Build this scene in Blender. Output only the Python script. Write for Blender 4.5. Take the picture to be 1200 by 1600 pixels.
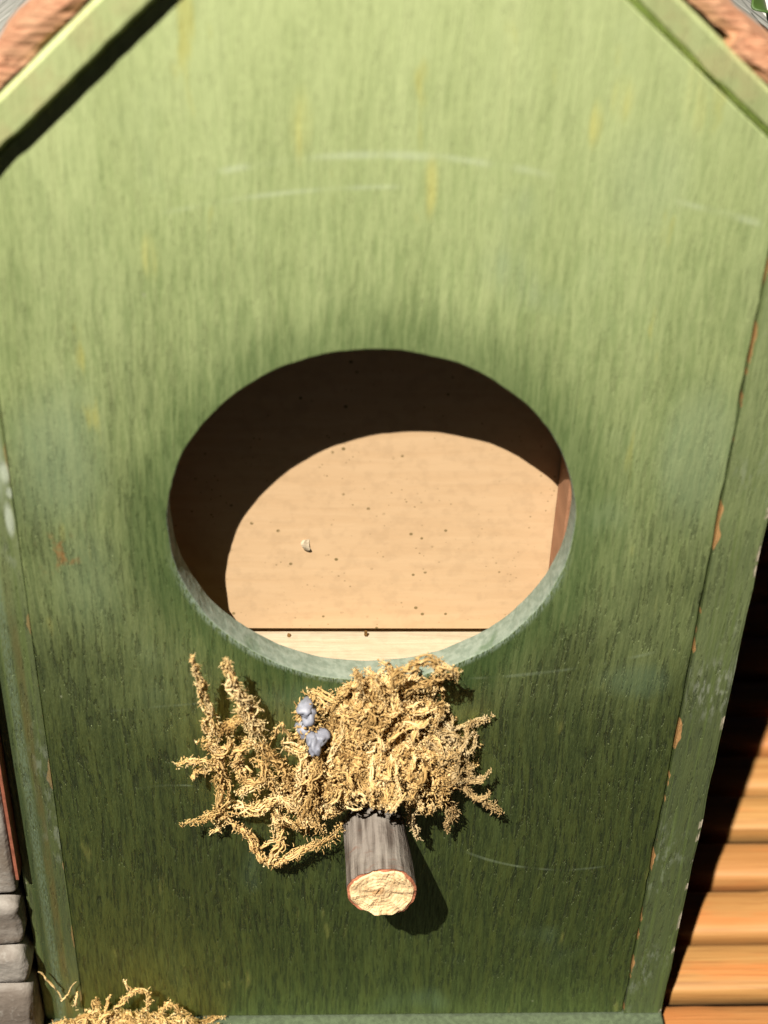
import bpy, bmesh, math, random
from mathutils import Vector, Matrix, noise

for o in list(bpy.data.objects): bpy.data.objects.remove(o)
S = bpy.context.scene
C = S.collection

# ------------------------------------------------------------------ camera
FPX, TH, ROLL, YAW = 2368.26, 0.6197, 0.0350, 0.0522
CAM = Vector((-0.0087, -0.2101, 0.2889))
def yawed(v):
    c, s = math.cos(YAW), math.sin(YAW)
    return Vector((c*v[0]+s*v[1], -s*v[0]+c*v[1], v[2]))
_r = yawed((1, 0, 0)); _d = yawed((0, -math.sin(TH), -math.cos(TH))); FWD = yawed((0, math.cos(TH), -math.sin(TH)))
RIGHT = math.cos(ROLL)*_r - math.sin(ROLL)*_d
DOWN = math.sin(ROLL)*_r + math.cos(ROLL)*_d
cd = bpy.data.cameras.new("camera"); cam = bpy.data.objects.new("camera", cd); C.objects.link(cam)
up = -DOWN; bk = -FWD
cam.matrix_world = Matrix(((RIGHT.x, up.x, bk.x, CAM.x), (RIGHT.y, up.y, bk.y, CAM.y), (RIGHT.z, up.z, bk.z, CAM.z), (0, 0, 0, 1)))
cd.sensor_fit = 'VERTICAL'; cd.sensor_height = 24.0; cd.lens = FPX/1600*24.0
cd.clip_start = 0.01; cd.clip_end = 200
cd.dof.use_dof = True; cd.dof.focus_distance = 0.303; cd.dof.aperture_fstop = 11.5
S.camera = cam

# ------------------------------------------------------------------ sky and sun
SUN = Vector((-0.50, -1.0, 1.57)).normalized()          # towards the sun
EL = math.asin(SUN.z); AZ = math.atan2(SUN.x, SUN.y)
w = bpy.data.worlds.new("World"); S.world = w; w.use_nodes = True
nt = w.node_tree; bg = nt.nodes["Background"]
sky = nt.nodes.new("ShaderNodeTexSky"); sky.sky_type = 'NISHITA'; sky.sun_disc = False
sky.air_density = 0.01; sky.dust_density = 0.0; sky.ozone_density = 0.5; sky.altitude = 1500
sky.sun_elevation = EL; sky.sun_rotation = AZ
nt.links.new(sky.outputs[0], bg.inputs[0]); bg.inputs[1].default_value = 0.05
sl = bpy.data.lights.new("sun", 'SUN'); sl.energy = 5.0; sl.angle = math.radians(0.53); sl.color = (1.0, 0.93, 0.80)
so = bpy.data.objects.new("sun", sl); C.objects.link(so); so.rotation_euler = SUN.to_track_quat('Z', 'Y').to_euler()
so.location = SUN*2

S.view_settings.view_transform = 'Standard'; S.view_settings.look = 'None'
S.view_settings.gamma = 1.0; S.view_settings.use_curve_mapping = False
S.view_settings.exposure = 1.13
S.render.engine = 'CYCLES'
S.cycles.max_bounces = 5; S.cycles.diffuse_bounces = 3; S.cycles.glossy_bounces = 2; S.cycles.transmission_bounces = 2

# ------------------------------------------------------------------ helpers
def at(px, py, y):
    """point of the place that stands at depth y and is seen there in the photograph"""
    D = FWD + RIGHT*((px-600)/FPX) + DOWN*((py-800)/FPX)
    return CAM + D*((y-CAM.y)/D.y)

def link(name, me, parent=None, mats=()):
    o = bpy.data.objects.new(name, me); C.objects.link(o)
    for m in mats: me.materials.append(m)
    if parent: o.parent = parent
    return o
def empty(name, loc=(0, 0, 0)):
    o = bpy.data.objects.new(name, None); C.objects.link(o); o.location = loc; o.empty_display_size = .02
    return o
def from_bm(name, bm, parent, mats, smooth=False):
    me = bpy.data.meshes.new(name); bm.normal_update(); bm.to_mesh(me); bm.free()
    if smooth:
        for p in me.polygons: p.use_smooth = True
    return link(name, me, parent, mats)
def box_bm(x0, x1, y0, y1, z0, z1, bev=0.0005, seg=2, cuts=0):
    bm = bmesh.new(); bmesh.ops.create_cube(bm, size=1)
    for v in bm.verts:
        v.co = Vector((x0+(v.co.x+.5)*(x1-x0), y0+(v.co.y+.5)*(y1-y0), z0+(v.co.z+.5)*(z1-z0)))
    if bev: bmesh.ops.bevel(bm, geom=bm.edges[:], offset=bev, segments=seg, affect='EDGES', profile=.6)
    if cuts: bmesh.ops.subdivide_edges(bm, edges=[e for e in bm.edges if e.calc_length() > .004], cuts=cuts, use_grid_fill=True)
    return bm
def rough(bm, amp, freq, seed=0):
    for v in bm.verts:
        v.co += noise.noise_vector(v.co*freq + Vector((seed, seed*1.7, 0)))*amp

class NT:
    """tiny node builder"""
    def __init__(self, name):
        self.m = bpy.data.materials.new(name); self.m.use_nodes = True
        self.t = self.m.node_tree; self.t.nodes.clear()
        self.out = self.t.nodes.new("ShaderNodeOutputMaterial")
        self.co = self.t.nodes.new("ShaderNodeTexCoord").outputs['Object']
    def put(self, sock, v):
        if v is None: return
        if isinstance(v, bpy.types.NodeSocket): self.t.links.new(v, sock)
        elif isinstance(v, (tuple, list)):
            sock.default_value = (*v, 1.0) if (len(v) == 3 and sock.type == 'RGBA') else v
        else: sock.default_value = v
    def n(self, typ, out=0, props=None, **ins):
        nd = self.t.nodes.new("ShaderNode"+typ)
        for k, v in (props or {}).items(): setattr(nd, k, v)
        for k, v in ins.items(): self.put(nd.inputs[int(k[1:])] if k[0] == '_' and k[1:].isdigit() else nd.inputs[k.replace('_', ' ')], v)
        return nd.outputs[out]
    def math(self, op, a, b=None, c=None, clamp=False):
        nd = self.t.nodes.new("ShaderNodeMath"); nd.operation = op; nd.use_clamp = clamp
        for i, v in enumerate((a, b, c)): self.put(nd.inputs[i], v)
        return nd.outputs[0]
    def mul(self, a, b): return self.math('MULTIPLY', a, b)
    def add(self, a, b): return self.math('ADD', a, b)
    def map(self, scale, loc=(0, 0, 0), rot=(0, 0, 0), vec=None):
        return self.n("Mapping", Vector=vec or self.co, Scale=scale, Location=loc, Rotation=rot)
    def noise(self, scale, loc=(0, 0, 0), detail=4, rough=.55, dist=0, vec=None):
        return self.n("TexNoise", Vector=self.map(scale, loc, vec=vec), Scale=1.0, Detail=detail, Roughness=rough, Distortion=dist)
    def ramp(self, v, a, b, lo=0., hi=1.):
        nd = self.t.nodes.new("ShaderNodeMapRange"); nd.interpolation_type = 'SMOOTHSTEP'
        self.put(nd.inputs[0], v)
        for i, k in enumerate((a, b, lo, hi)): nd.inputs[i+1].default_value = k
        return nd.outputs[0]
    def mix(self, f, a, b, mode='MIX'):
        nd = self.t.nodes.new("ShaderNodeMix"); nd.data_type = 'RGBA'; nd.blend_type = mode
        self.put(nd.inputs[0], f); self.put(nd.inputs[6], a); self.put(nd.inputs[7], b)
        return nd.outputs[2]
    def sep(self, vec=None):
        nd = self.t.nodes.new("ShaderNodeSeparateXYZ"); self.put(nd.inputs[0], vec or self.co); return nd.outputs
    def bump(self, h, dist, strength=1.0, normal=None):
        return self.n("Bump", Height=h, Distance=dist, Strength=strength, Normal=normal)
    def bsdf(self, color, rough=.6, normal=None, spec=.5, **kw):
        return self.n("BsdfPrincipled", Base_Color=color, Roughness=rough, Normal=normal, Specular_IOR_Level=spec, **kw)
    def done(self, shader):
        self.t.links.new(shader, self.out.inputs[0]); return self.m

# ------------------------------------------------------------------ materials
HX, HZ, HR = 0.0003, 0.1355, 0.0349          # entrance hole on the panel

def green_paint(name, kind='panel', gloss=.35):
    T = NT(name)
    X, Y, Z = T.sep()
    warp = T.noise((60, 60, 30), detail=1)
    wv = T.n("VectorMath", props={'operation': 'ADD'}, _0=T.co, _1=T.n("VectorMath", props={'operation': 'SCALE'}, _0=T.n("TexNoise", out=1, Vector=T.map((45, 45, 28)), Scale=1.0, Detail=0.0), Scale=.0022))
    g1 = T.noise((2300, 300, 190), detail=4, rough=.68, vec=wv)
    g2 = T.noise((5200, 900, 900), detail=1, vec=wv)
    g3 = T.noise((620, 100, 42), detail=3, vec=wv)
    blot = T.noise((38, 38, 30), loc=(3, 1, 4), detail=2)
    col = T.mix(T.ramp(g3, .38, .66), (.017, .028, .0035), (.038, .050, .007))
    col = T.mix(T.mul(T.ramp(g1, .53, .63), .75), col, (.048, .070, .014))
    col = T.mix(T.mul(T.ramp(g1, .455, .385), .85), col, (.006, .012, .002))
    col = T.mix(T.mul(T.ramp(g2, .52, .70), .35), col, (.06, .085, .02))
    # paint colour gets paler towards the gable, in brush-wide uneven streaks
    top_tone = T.add(T.add(Z, T.mul(T.math('SUBTRACT', g3, .5), .03)), T.mul(T.math('SUBTRACT', blot, .5), .09))
    top_tone = T.mul(T.ramp(top_tone, .075, .205), .95)
    col = T.mix(top_tone, col, T.mix(T.ramp(g1, .36, .62), (.220, .290, .115), (.365, .435, .195)))
    pore = T.mul(T.ramp(T.noise((1500, 300, 150), loc=(5, 2, 3), detail=3, rough=.6, vec=wv), .43, .385), T.ramp(top_tone, 0., .9, 1., .35))
    col = T.mix(T.mul(pore, .8), col, T.mix(top_tone, (.005, .010, .0015), (.13, .17, .06)))
    top_tone2 = T.mul(T.ramp(T.add(Z, T.mul(T.math('SUBTRACT', g3, .5), .05)), .165, .245), .65)
    col = T.mix(top_tone2, col, (.42, .47, .24))
    brush = T.noise((95, 40, 13), loc=(2, 6, 1), detail=3, vec=wv)
    col = T.mix(1.0, col, T.mix(T.ramp(brush, .32, .68), (.80, .82, .74), (1., 1., 1.)), 'MULTIPLY')
    col = T.mix(T.mul(T.ramp(brush, .58, .74), .45), col, T.mix(top_tone, (.05, .075, .02), (.38, .41, .19)))
    # chalky blue green worn areas
    chalk = T.mul(T.ramp(blot, .60, .78), T.ramp(g3, .3, .7, .4, 1.))
    def blob(cx, cz, rx, rz, amt):
        dx = T.math('DIVIDE', T.math('SUBTRACT', X, cx), rx); dz = T.math('DIVIDE', T.math('SUBTRACT', Z, cz), rz)
        d = T.math('SQRT', T.add(T.mul(dx, dx), T.mul(dz, dz)))
        d = T.add(d, T.mul(T.math('SUBTRACT', warp, .5), .9))
        return T.mul(T.ramp(d, 1.0, .25), amt)
    if kind == 'panel':
        for b in ((-.052, .150, .010, .020, .65), (-.049, .125, .009, .016, .35), (.054, .150, .008, .02, .5), (.050, .10, .010, .006, .45), (-.006, .0965, .017, .005, .55), (.04, .20, .01, .012, .3)):
            chalk = T.math('MAXIMUM', chalk, blob(*b))
    col = T.mix(T.mul(chalk, .75), col, T.mix(top_tone, (.075, .125, .070), (.22, .29, .19)))
    gfac = T.ramp(g1, .30, .62, gloss*.55, gloss*1.12)
    if kind == 'panel':
        # old yellow brush dabs
        dab = T.mul(T.ramp(T.noise((210, 50, 48), loc=(7, 0, 2), detail=3, vec=wv), .64, .74), T.ramp(Z, .10, .20, .25, .85))
        col = T.mix(dab, col, (.34, .33, .085))
        for b in ((-.0115, .207, .0022, .008, .9), (.0075, .198, .0014, .006, .8), (.0345, .212, .0022, .005, .8), (.031, .208, .0014, .005, .8), (-.0345, .186, .0015, .005, .8), (.046, .214, .004, .010, .5)):
            col = T.mix(T.mul(blob(*b), T.ramp(g3, .38, .58, .15, 1.)), col, (.44, .42, .12))
        # rusty spots near the left seam
        col = T.mix(T.mul(blob(-.0535, .129, .005, .007, .8), T.ramp(T.noise((420, 420, 260), detail=3), .52, .66)), col, (.22, .10, .03))
        # darker stain ring brushed around the hole
        dx = T.math('SUBTRACT', X, HX); dz = T.math('SUBTRACT', Z, HZ)
        rr = T.math('SQRT', T.add(T.mul(dx, dx), T.mul(dz, dz)))
        ring = T.ramp(T.add(rr, T.mul(T.math('SUBTRACT', g3, .5), .012)), HR+.013, HR+.001)
        col = T.mix(T.mul(ring, .55), col, (.022, .055, .010))
        gfac = T.mul(gfac, T.ramp(ring, 0., 1., 1., .45))
        # bare grey wear on the lower lip of the hole
        lip = T.mul(T.mul(T.ramp(rr, HR+.0016, HR+.0003), T.ramp(dz, -.002, -.018)), T.ramp(g2, .38, .6))
        col = T.mix(lip, col, (.17, .22, .175))
        # long curved scuffs and scratches: (cx, cz, R, width, xmin, xmax, strength)
        brk = T.noise((130, 130, 130), loc=(1, 5, 3), detail=1)
        for (q0, q1, q2, wd, st) in (((225, 301), (590, 242), (885, 281), .0009, .45), ((240, 336), (430, 303), (640, 292), .0006, .4), ((1050, 313), (1120, 331), (1198, 350), .0008, .45),
                                     ((725, 1060), (900, 1044), (1035, 1016), .0005, .3), ((700, 1318), (790, 1350), (955, 1352), .0004, .3), ((165, 1112), (300, 1100), (440, 1092), .0004, .28),
                                     ((195, 1236), (250, 1228), (305, 1228), .0004, .4)):
            A_, B_, C_ = at(*q0, 0), at(*q1, 0), at(*q2, 0)
            ax_, az_, bx_, bz_, cx_, cz_ = A_.x, A_.z, B_.x, B_.z, C_.x, C_.z
            d_ = 2*(ax_*(bz_-cz_)+bx_*(cz_-az_)+cx_*(az_-bz_))
            cx = ((ax_**2+az_**2)*(bz_-cz_)+(bx_**2+bz_**2)*(cz_-az_)+(cx_**2+cz_**2)*(az_-bz_))/d_
            cz = ((ax_**2+az_**2)*(cx_-bx_)+(bx_**2+bz_**2)*(ax_-cx_)+(cx_**2+cz_**2)*(bx_-ax_))/d_
            R = math.hypot(ax_-cx, az_-cz); xa, xb = min(ax_, cx_), max(ax_, cx_); ed = (xb-xa)*.12
            ax = T.math('SUBTRACT', X, cx); az = T.math('SUBTRACT', Z, cz)
            dd = T.math('ABSOLUTE', T.math('SUBTRACT', T.math('SQRT', T.add(T.mul(ax, ax), T.mul(az, az))), R))
            dd = T.math('ABSOLUTE', T.add(dd, T.mul(T.math('SUBTRACT', warp, .5), wd*1.2)))
            m_ = T.mul(T.ramp(dd, wd, wd*.1), T.mul(T.ramp(X, xa, xa+ed), T.ramp(X, xb, xb-ed)))
            sgn = T.ramp(az, -.001, .001) if (bz_ > cz) else T.ramp(az, .001, -.001)
            m_ = T.mul(T.mul(m_, sgn), T.mul(T.ramp(brk, .38, .60, .08, 1.), st))
            col = T.mix(m_, col, (.47, .54, .40) if bz_ > .15 else (.20, .25, .17))
    elif kind == 'edge':
        col = T.mix(.4, col, (.088, .110, .052))
        # long streaks of thin paint on the edge of the side board
        st = T.noise((900, 200, 22), loc=(2, 0, 8), detail=3)
        col = T.mix(T.mul(T.ramp(st, .52, .66), .7), col, (.075, .105, .028))
        wh = T.mul(T.ramp(T.noise((900, 900, 260), detail=3), .48, .66), T.math('MAXIMUM', T.ramp(T.noise((60, 60, 32), loc=(0, 3, 1), detail=2), .52, .66), 0.0))
        col = T.mix(T.mul(wh, .3), col, (.26, .29, .24))
        col = T.mix(T.mul(blob(.065, .098, .008, .012, .35), T.ramp(T.noise((1100, 900, 300), detail=3), .48, .64)), col, (.32, .34, .29))
        # paint chipped to bare wood along the seam and on the outer corner
        ax = T.math('ABSOLUTE', X)
        chip = T.ramp(T.math('SUBTRACT', T.noise((50, 50, 85), loc=(4, 2, 9), detail=3), T.mul(T.math('SUBTRACT', ax, .0602), 170.)), .515, .54)
        chip = T.mul(chip, T.ramp(X, -.01, .01, .35, 1.))
        col = T.mix(chip, col, (.36, .19, .075))
        ch2 = T.mul(T.ramp(ax, .0679, .0685), T.ramp(T.noise((50, 50, 190), loc=(1, 2, 5), detail=2), .60, .66))
        col = T.mix(ch2, col, (.42, .36, .28))
        for b in ((-.0609, .1465, .0011, .0030, 1.), (-.0612, .137, .0009, .0042, 1.), (-.0606, .1425, .0007, .0015, .9), (-.0620, .150, .0016, .012, .5)):
            col = T.mix(T.mul(blob(*b), .6), col, (.50, .56, .48))
        # brown line and chalky band on the left edge
        band = T.mul(T.ramp(T.math('ABSOLUTE', T.add(X, .0632)), .0011, .0004), T.ramp(Z, .14, .10))
        col = T.mix(T.mul(T.mul(band, T.ramp(T.noise((300, 300, 60), detail=3), .35, .6)), .55), col, (.085, .062, .015))
        band2 = T.mul(T.ramp(T.math('ABSOLUTE', T.add(X, .0650)), .0012, .0003), T.ramp(g2, .35, .6))
        col = T.mix(T.mul(band2, .6), col, (.11, .155, .105))
        band3 = T.ramp(T.math('ABSOLUTE', T.add(X, .0667)), .0009, .0002)
        col = T.mix(T.mul(band3, .6), col, (.014, .030, .008))
    if kind == 'roof':
        col = T.mix(T.ramp(T.noise((150, 60, 150), detail=3), .40, .62, .15, .8), col, (.34, .31, .15))
    # pale specks and nicks
    vor = T.n("TexVoronoi", Vector=T.map((260, 260, 170)), Scale=1.0, Randomness=1.0)
    col = T.mix(T.mul(T.ramp(vor, .10, .05), T.ramp(T.noise((90, 90, 90), loc=(9, 9, 1)), .58, .66)), col, (.26, .28, .18))
    h = T.add(T.mul(g1, 1.0), T.mul(g2, .35))
    nrm = T.bump(T.math('SUBTRACT', h, T.mul(pore, .7)), .00012, .9)
    base = T.bsdf(col, .75, nrm, .25)
    gl = T.n("BsdfAnisotropic", props={'distribution': 'BECKMANN'}, Color=(.83, .98, .50), Roughness=.71, Normal=nrm)
    sh = T.n("MixShader", _0=gfac, _1=base, _2=gl)
    return T.done(sh)

def rim_mat():
    T = NT("rim_raw_paint")
    a = T.noise((700, 700, 700), detail=4); b = T.noise((160, 160, 160), detail=3)
    col = T.mix(T.ramp(a, .35, .65), (.13, .165, .13), (.19, .225, .185))
    col = T.mix(T.mul(T.ramp(b, .55, .7), .7), col, (.06, .10, .05))
    return T.done(T.bsdf(col, .8, T.bump(a, .0003, .8), .3))

def wood(name, c0, c1, grain=(60, 900, 900), speck=None, rough_=.65, bumpd=.0003, spec=.3):
    T = NT(name)
    g = T.noise(grain, detail=5, rough=.6, dist=.3); f = T.noise((400, 400, 400), detail=3)
    col = T.mix(T.ramp(g, .32, .68), c0, c1)
    if speck:
        v = T.n("TexVoronoi", Vector=T.map((380, 380, 380), loc=(.3, .1, .7)), Scale=1.0)
        k = T.mul(T.ramp(v, .17, .09), T.ramp(T.noise((170, 170, 170), loc=(5, 5, 5)), .50, .60))
        col = T.mix(T.mul(k, .85), col, speck)
        v2 = T.n("TexVoronoi", Vector=T.map((800, 800, 800), loc=(.9, .1, .2)), Scale=1.0)
        k2 = T.mul(T.ramp(v2, .2, .1), T.ramp(T.noise((120, 120, 120), loc=(2, 8, 5)), .50, .62))
        col = T.mix(T.mul(k2, .6), col, speck)
    col = T.mix(T.mul(T.ramp(f, .45, .7), .25), col, tuple(x*.7 for x in c0))
    return T.done(T.bsdf(col, rough_, T.bump(T.add(g, T.mul(f, .4)), bumpd, .8), spec))

def bamboo_mat_():
    T = NT("split_bamboo")
    rnd = T.n("ObjectInfo", out='Random')
    cx = T.n("CombineXYZ", X=T.mul(rnd, 13.), Y=T.mul(rnd, 7.), Z=T.mul(rnd, 3.))
    vec = T.n("VectorMath", props={'operation': 'ADD'}, _0=T.co, _1=cx)
    g = T.noise((14, 700, 700), detail=5, vec=vec); p = T.noise((22, 90, 90), detail=4, vec=vec); f = T.noise((45, 1300, 1300), detail=3, vec=vec)
    col = T.mix(T.ramp(g, .3, .7), (.25, .118, .032), (.345, .185, .060))
    col = T.mix(T.mul(T.ramp(p, .48, .68), .8), col, (.38, .13, .032))
    col = T.mix(T.mul(T.ramp(rnd, .2, 1.), .6), col, (.30, .115, .034))
    col = T.mix(T.mul(T.ramp(f, .56, .68), .35), col, (.14, .055, .016))
    return T.done(T.bsdf(col, .6, T.bump(T.add(g, T.mul(f, .5)), .0003, .7), .5))

def moss_mat(name, dark, mid, light):
    T = NT(name)
    tint = T.n("Attribute", out=2, props={'attribute_name': 'tint'})
    n1 = T.noise((240, 240, 240), detail=2)
    v = T.add(T.mul(tint, .75), T.mul(T.ramp(n1, .3, .7), .35))
    col = T.mix(T.ramp(v, .05, .45), dark, mid)
    col = T.mix(T.ramp(v, .5, 1.05), col, light)
    d = T.bsdf(col, .85, None, .15)
    tr = T.n("BsdfTranslucent", Color=col)
    return T.done(T.n("MixShader", _0=.2, _1=d, _2=tr))

def bark_mat():
    T = NT("twig_bark")
    # grooves run along the twig (y)
    g = T.noise((900, 60, 900), detail=5); f = T.noise((600, 600, 600), detail=4); l = T.noise((130, 90, 130), detail=3)
    r = T.noise((250, 700, 250), loc=(1, 1, 4), detail=3)
    col = T.mix(T.ramp(g, .36, .64), (.065, .051, .042), (.19, .165, .145))
    col = T.mix(T.mul(T.ramp(l, .45, .65), .55), col, (.23, .21, .185))
    col = T.mix(T.mul(T.ramp(r, .60, .72), .5), col, (.13, .062, .04))
    return T.done(T.bsdf(col, .8, T.bump(T.add(g, T.mul(f, .4)), .0007, .9), .25))

def cut_mat():
    T = NT("cut_wood_end")
    X, Y, Z = T.sep()
    n1 = T.noise((260, 260, 260), detail=3)
    dx = T.math('SUBTRACT', X, .0029); dz = T.math('SUBTRACT', Z, .0628)
    r = T.add(T.math('SQRT', T.add(T.mul(dx, dx), T.mul(dz, dz))), T.mul(n1, .0016))
    rings = T.math('SINE', T.mul(T.add(r, T.mul(T.noise((700, 700, 700), loc=(2, 2, 2), detail=2), .0007)), 8000.))
    f = T.noise((1500, 1500, 500), detail=3)
    col = T.mix(T.ramp(T.add(T.mul(rings, .45), T.mul(T.math('SUBTRACT', n1, .5), 9.)), -4., 4.), (.52, .35, .18), (.76, .58, .35))
    col = T.mix(T.mul(T.ramp(r, .0026, .0012), .7), col, (.44, .23, .09))
    col = T.mix(T.mul(T.ramp(f, .5, .72), .4), col, (.40, .21, .075))
    return T.done(T.bsdf(col, .8, T.bump(T.add(T.add(f, n1), T.mul(rings, .05)), .0005, 1.), .2))

def cedar_mat():
    T = NT("cedar_shingle")
    g = T.noise((70, 70, 70), detail=6, rough=.65); rnd = T.n("ObjectInfo", out='Random')
    s = T.n("TexNoise", Vector=T.map((110, 900, 1300)), Scale=1.0, Detail=5.0)
    col = T.mix(T.ramp(s, .3, .7), (.31, .135, .075), (.48, .26, .155))
    col = T.mix(T.mul(T.ramp(g, .5, .7), .5), col, (.40, .25, .15))
    return T.done(T.bsdf(col, .75, T.bump(s, .0008, 1.), .3))

def stone_mat():
    T = NT("carved_grey_stone")
    n1 = T.noise((55, 55, 90), detail=5); n2 = T.noise((700, 700, 700), detail=4); n3 = T.noise((150, 150, 150), loc=(4, 4, 1), detail=4)
    col = T.mix(T.ramp(n1, .35, .65), (.11, .090, .075), (.235, .215, .195))
    col = T.mix(T.mul(T.ramp(n3, .52, .7), .6), col, (.11, .083, .06))
    col = T.mix(T.mul(T.ramp(n2, .56, .72), .45), col, (.25, .235, .215))
    return T.done(T.bsdf(col, .7, T.bump(T.add(n3, T.mul(n2, .5)), .0006, .8), .35))

def ground_mat():
    T = NT("pale_paving")
    a = T.noise((5, 5, 5), detail=5); b = T.noise((160, 160, 160), detail=4); c = T.noise((1.7, 1.7, 1.7), loc=(3, 2, 0), detail=3)
    col = T.mix(T.ramp(a, .35, .65), (.30, .30, .28), (.55, .54, .51))
    col = T.mix(T.mul(T.ramp(c, .45, .6), .6), col, (.62, .60, .56))
    col = T.mix(T.mul(T.ramp(b, .5, .7), .3), col, (.2, .2, .19))
    return T.done(T.bsdf(col, .85, T.bump(b, .001, .6), .3))

def leaf_mat():
    T = NT("leaf_green")
    a = T.noise((60, 60, 60), detail=3)
    col = T.mix(T.ramp(a, .35, .65), (.035, .075, .015), (.075, .12, .025))
    return T.done(T.bsdf(col, .5, None, .4))

def plain(name, c, r=.7, spec=.3, bumpscale=500, bumpd=.0003):
    T = NT(name); n_ = T.noise((bumpscale,)*3, detail=4)
    col = T.mix(T.ramp(n_, .3, .7), tuple(x*.75 for x in c), tuple(min(1, x*1.15) for x in c))
    return T.done(T.bsdf(col, r, T.bump(n_, bumpd, .7), spec))

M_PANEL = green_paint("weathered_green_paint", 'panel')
M_EDGE = green_paint("green_paint_on_edges", 'edge', .26)
M_ROOFP = green_paint("green_paint_on_roof_boards", 'roof', .36)
M_RIM = rim_mat()
M_BACK = wood("tan_inner_board", (.475, .322, .188), (.505, .350, .210), (45, 300, 420), speck=(.10, .075, .02), rough_=.7, bumpd=.00005)
M_LEDGE = wood("pale_inner_ledge", (.34, .275, .19), (.39, .325, .235), (60, 700, 700))
M_SIDEIN = wood("pink_brown_inner_side", (.24, .115, .062), (.30, .15, .085), (400, 60, 300))
M_DARKWOOD = wood("raw_plywood", (.30, .18, .09), (.42, .27, .14))
M_BAMBOO = bamboo_mat_()
M_MOSS = moss_mat("dried_moss", (.34, .205, .072), (.64, .43, .18), (.80, .62, .34))
M_MOSS2 = moss_mat("dried_moss_dull", (.30, .195, .085), (.46, .33, .16), (.60, .47, .28))
M_MOSSCORE = plain("moss_core", (.13, .072, .024), .9, .1, 900, .0006)
M_BARK = bark_mat(); M_CUT = cut_mat(); M_CEDAR = cedar_mat(); M_STONE = stone_mat()
M_GLUE = plain("milky_glue", (.21, .22, .275), .55, .5, 300, .0003)
M_RED = plain("red_paint", (.22, .075, .045), .6, .3)
M_BASE = plain("dull_green_base_paint", (.060, .078, .048), .8, .2, 900, .0003)
M_SHEET = wood("grey_roof_sheet", (.10, .105, .095), (.36, .36, .34), (30, 400, 30))
M_NOBOUNCE = plain("dark_soil", (.006, .005, .004), .95, .05, 60, .004)  # made-up near-black ground, keeps bounce light out of the shadows
M_GROUND = ground_mat(); M_LEAF = leaf_mat()

# ------------------------------------------------------------------ setting: ground and bamboo mat
bm = bmesh.new(); bmesh.ops.create_grid(bm, x_segments=2, y_segments=2, size=30)
for v in bm.verts: v.co.z = -.0165
g = from_bm("ground", bm, None, [M_NOBOUNCE]); g["kind"] = "structure"
bm = box_bm(-1.6, 1.6, .50, 2.6, -.060, -.0125, .004)
g = from_bm("pavement", bm, None, [M_GROUND]); g["kind"] = "structure"

ZB = -.008                                     # top of the bamboo
matroot = empty("bamboo_mat", (0, .15, -.016))
matroot["label"] = "honey coloured mat of split bamboo slats under the green birdhouse"; matroot["category"] = "mat"
rnd = random.Random(4)
def slat_mesh(seed):
    r = random.Random(seed); L = .40; n = 160; k = 13
    nodes = [r.uniform(-.34, .36) for _ in range(2)]
    if seed == 0: nodes = [.078, -.2]
    if seed == 3: nodes = [.125, -.15]
    V = []; F = []
    for i in range(n+1):
        x = -L + 2*L*i/n
        dz = 0.
        wv = .00025*math.sin(x*9+seed)
        for q in nodes:
            t = (x-q)/.0022; dz += .0008*math.exp(-t*t) - .0005*math.exp(-((x-q-.004)/.0016)**2)
        for j in range(k):
            a = math.pi*j/(k-1)
            yy = -math.cos(a)*.00785*(1+.015*math.sin(x*11+seed)) + wv
            hh = .0052*(math.sin(a)**.32 if 0 < j < k-1 else 0.)
            V.append((x, yy*(1 if 0 < j < k-1 else .93), (hh - .0052 + dz) if 0 < j < k-1 else -.0082))
    for i in range(n):
        for j in range(k-1):
            a = i*k+j; F.append((a, a+k, a+k+1, a+1))
        F.append((i*k+k-1, i*k+2*k-1, (i+1)*k, i*k))
    F.append(tuple(range(k-1, -1, -1))); F.append(tuple(range(n*k, n*k+k)))
    me = bpy.data.meshes.new("slat"); me.from_pydata(V, [], F); me.update()
    for p in me.polygons: p.use_smooth = len(p.vertices) == 4
    me.materials.append(M_BAMBOO); return me
slats = [slat_mesh(i) for i in range(6)]
yy = .0024
ys = []
step = [.0172, .0168, .0178, .0150, .0154, .0156, .0152, .0188, .0172, .0183]
pos = .0024
ys = [pos]
for i in range(22):
    pos += step[i % len(step)]; ys.append(pos)
pos = .0024
ys.sort()
for i, y in enumerate(ys):
    o = bpy.data.objects.new("slat", slats[(i*5+1) % 6] if abs(y-.0024) > 1e-6 else slats[0]); C.objects.link(o); o.parent = matroot
    o.matrix_parent_inverse = Matrix.Translation((0, -.15, .016))
    gap = min([abs(y-t) for t in ys if t != y])
    o.location = (rnd.uniform(-.02, .02) if abs(y-.0024) > 1e-6 else 0, y, ZB+rnd.uniform(-.0005, .0005)); o.scale = (1, min(.95, .84*gap/.0157), 1)
    o.rotation_euler = (rnd.uniform(-.04, .04), 0, rnd.uniform(-.006, .006))
# cords that tie the slats
for cxx in (-.30, .30):
    bm = bmesh.new(); bmesh.ops.create_cone(bm, segments=8, radius1=.0009, radius2=.0009, depth=.36, cap_ends=True)
    for v in bm.verts: v.co = Vector((v.co.x+cxx, v.co.z+.19, v.co.y-.0152))
    o = from_bm("cord", bm, matroot, [M_DARKWOOD]); o.matrix_parent_inverse = Matrix.Translation((0, -.15, .016))

# ------------------------------------------------------------------ birdhouse
H = empty("birdhouse")
H["label"] = "weathered green wooden birdhouse with round hole, twig perch and dried moss"; H["category"] = "birdhouse"

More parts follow.
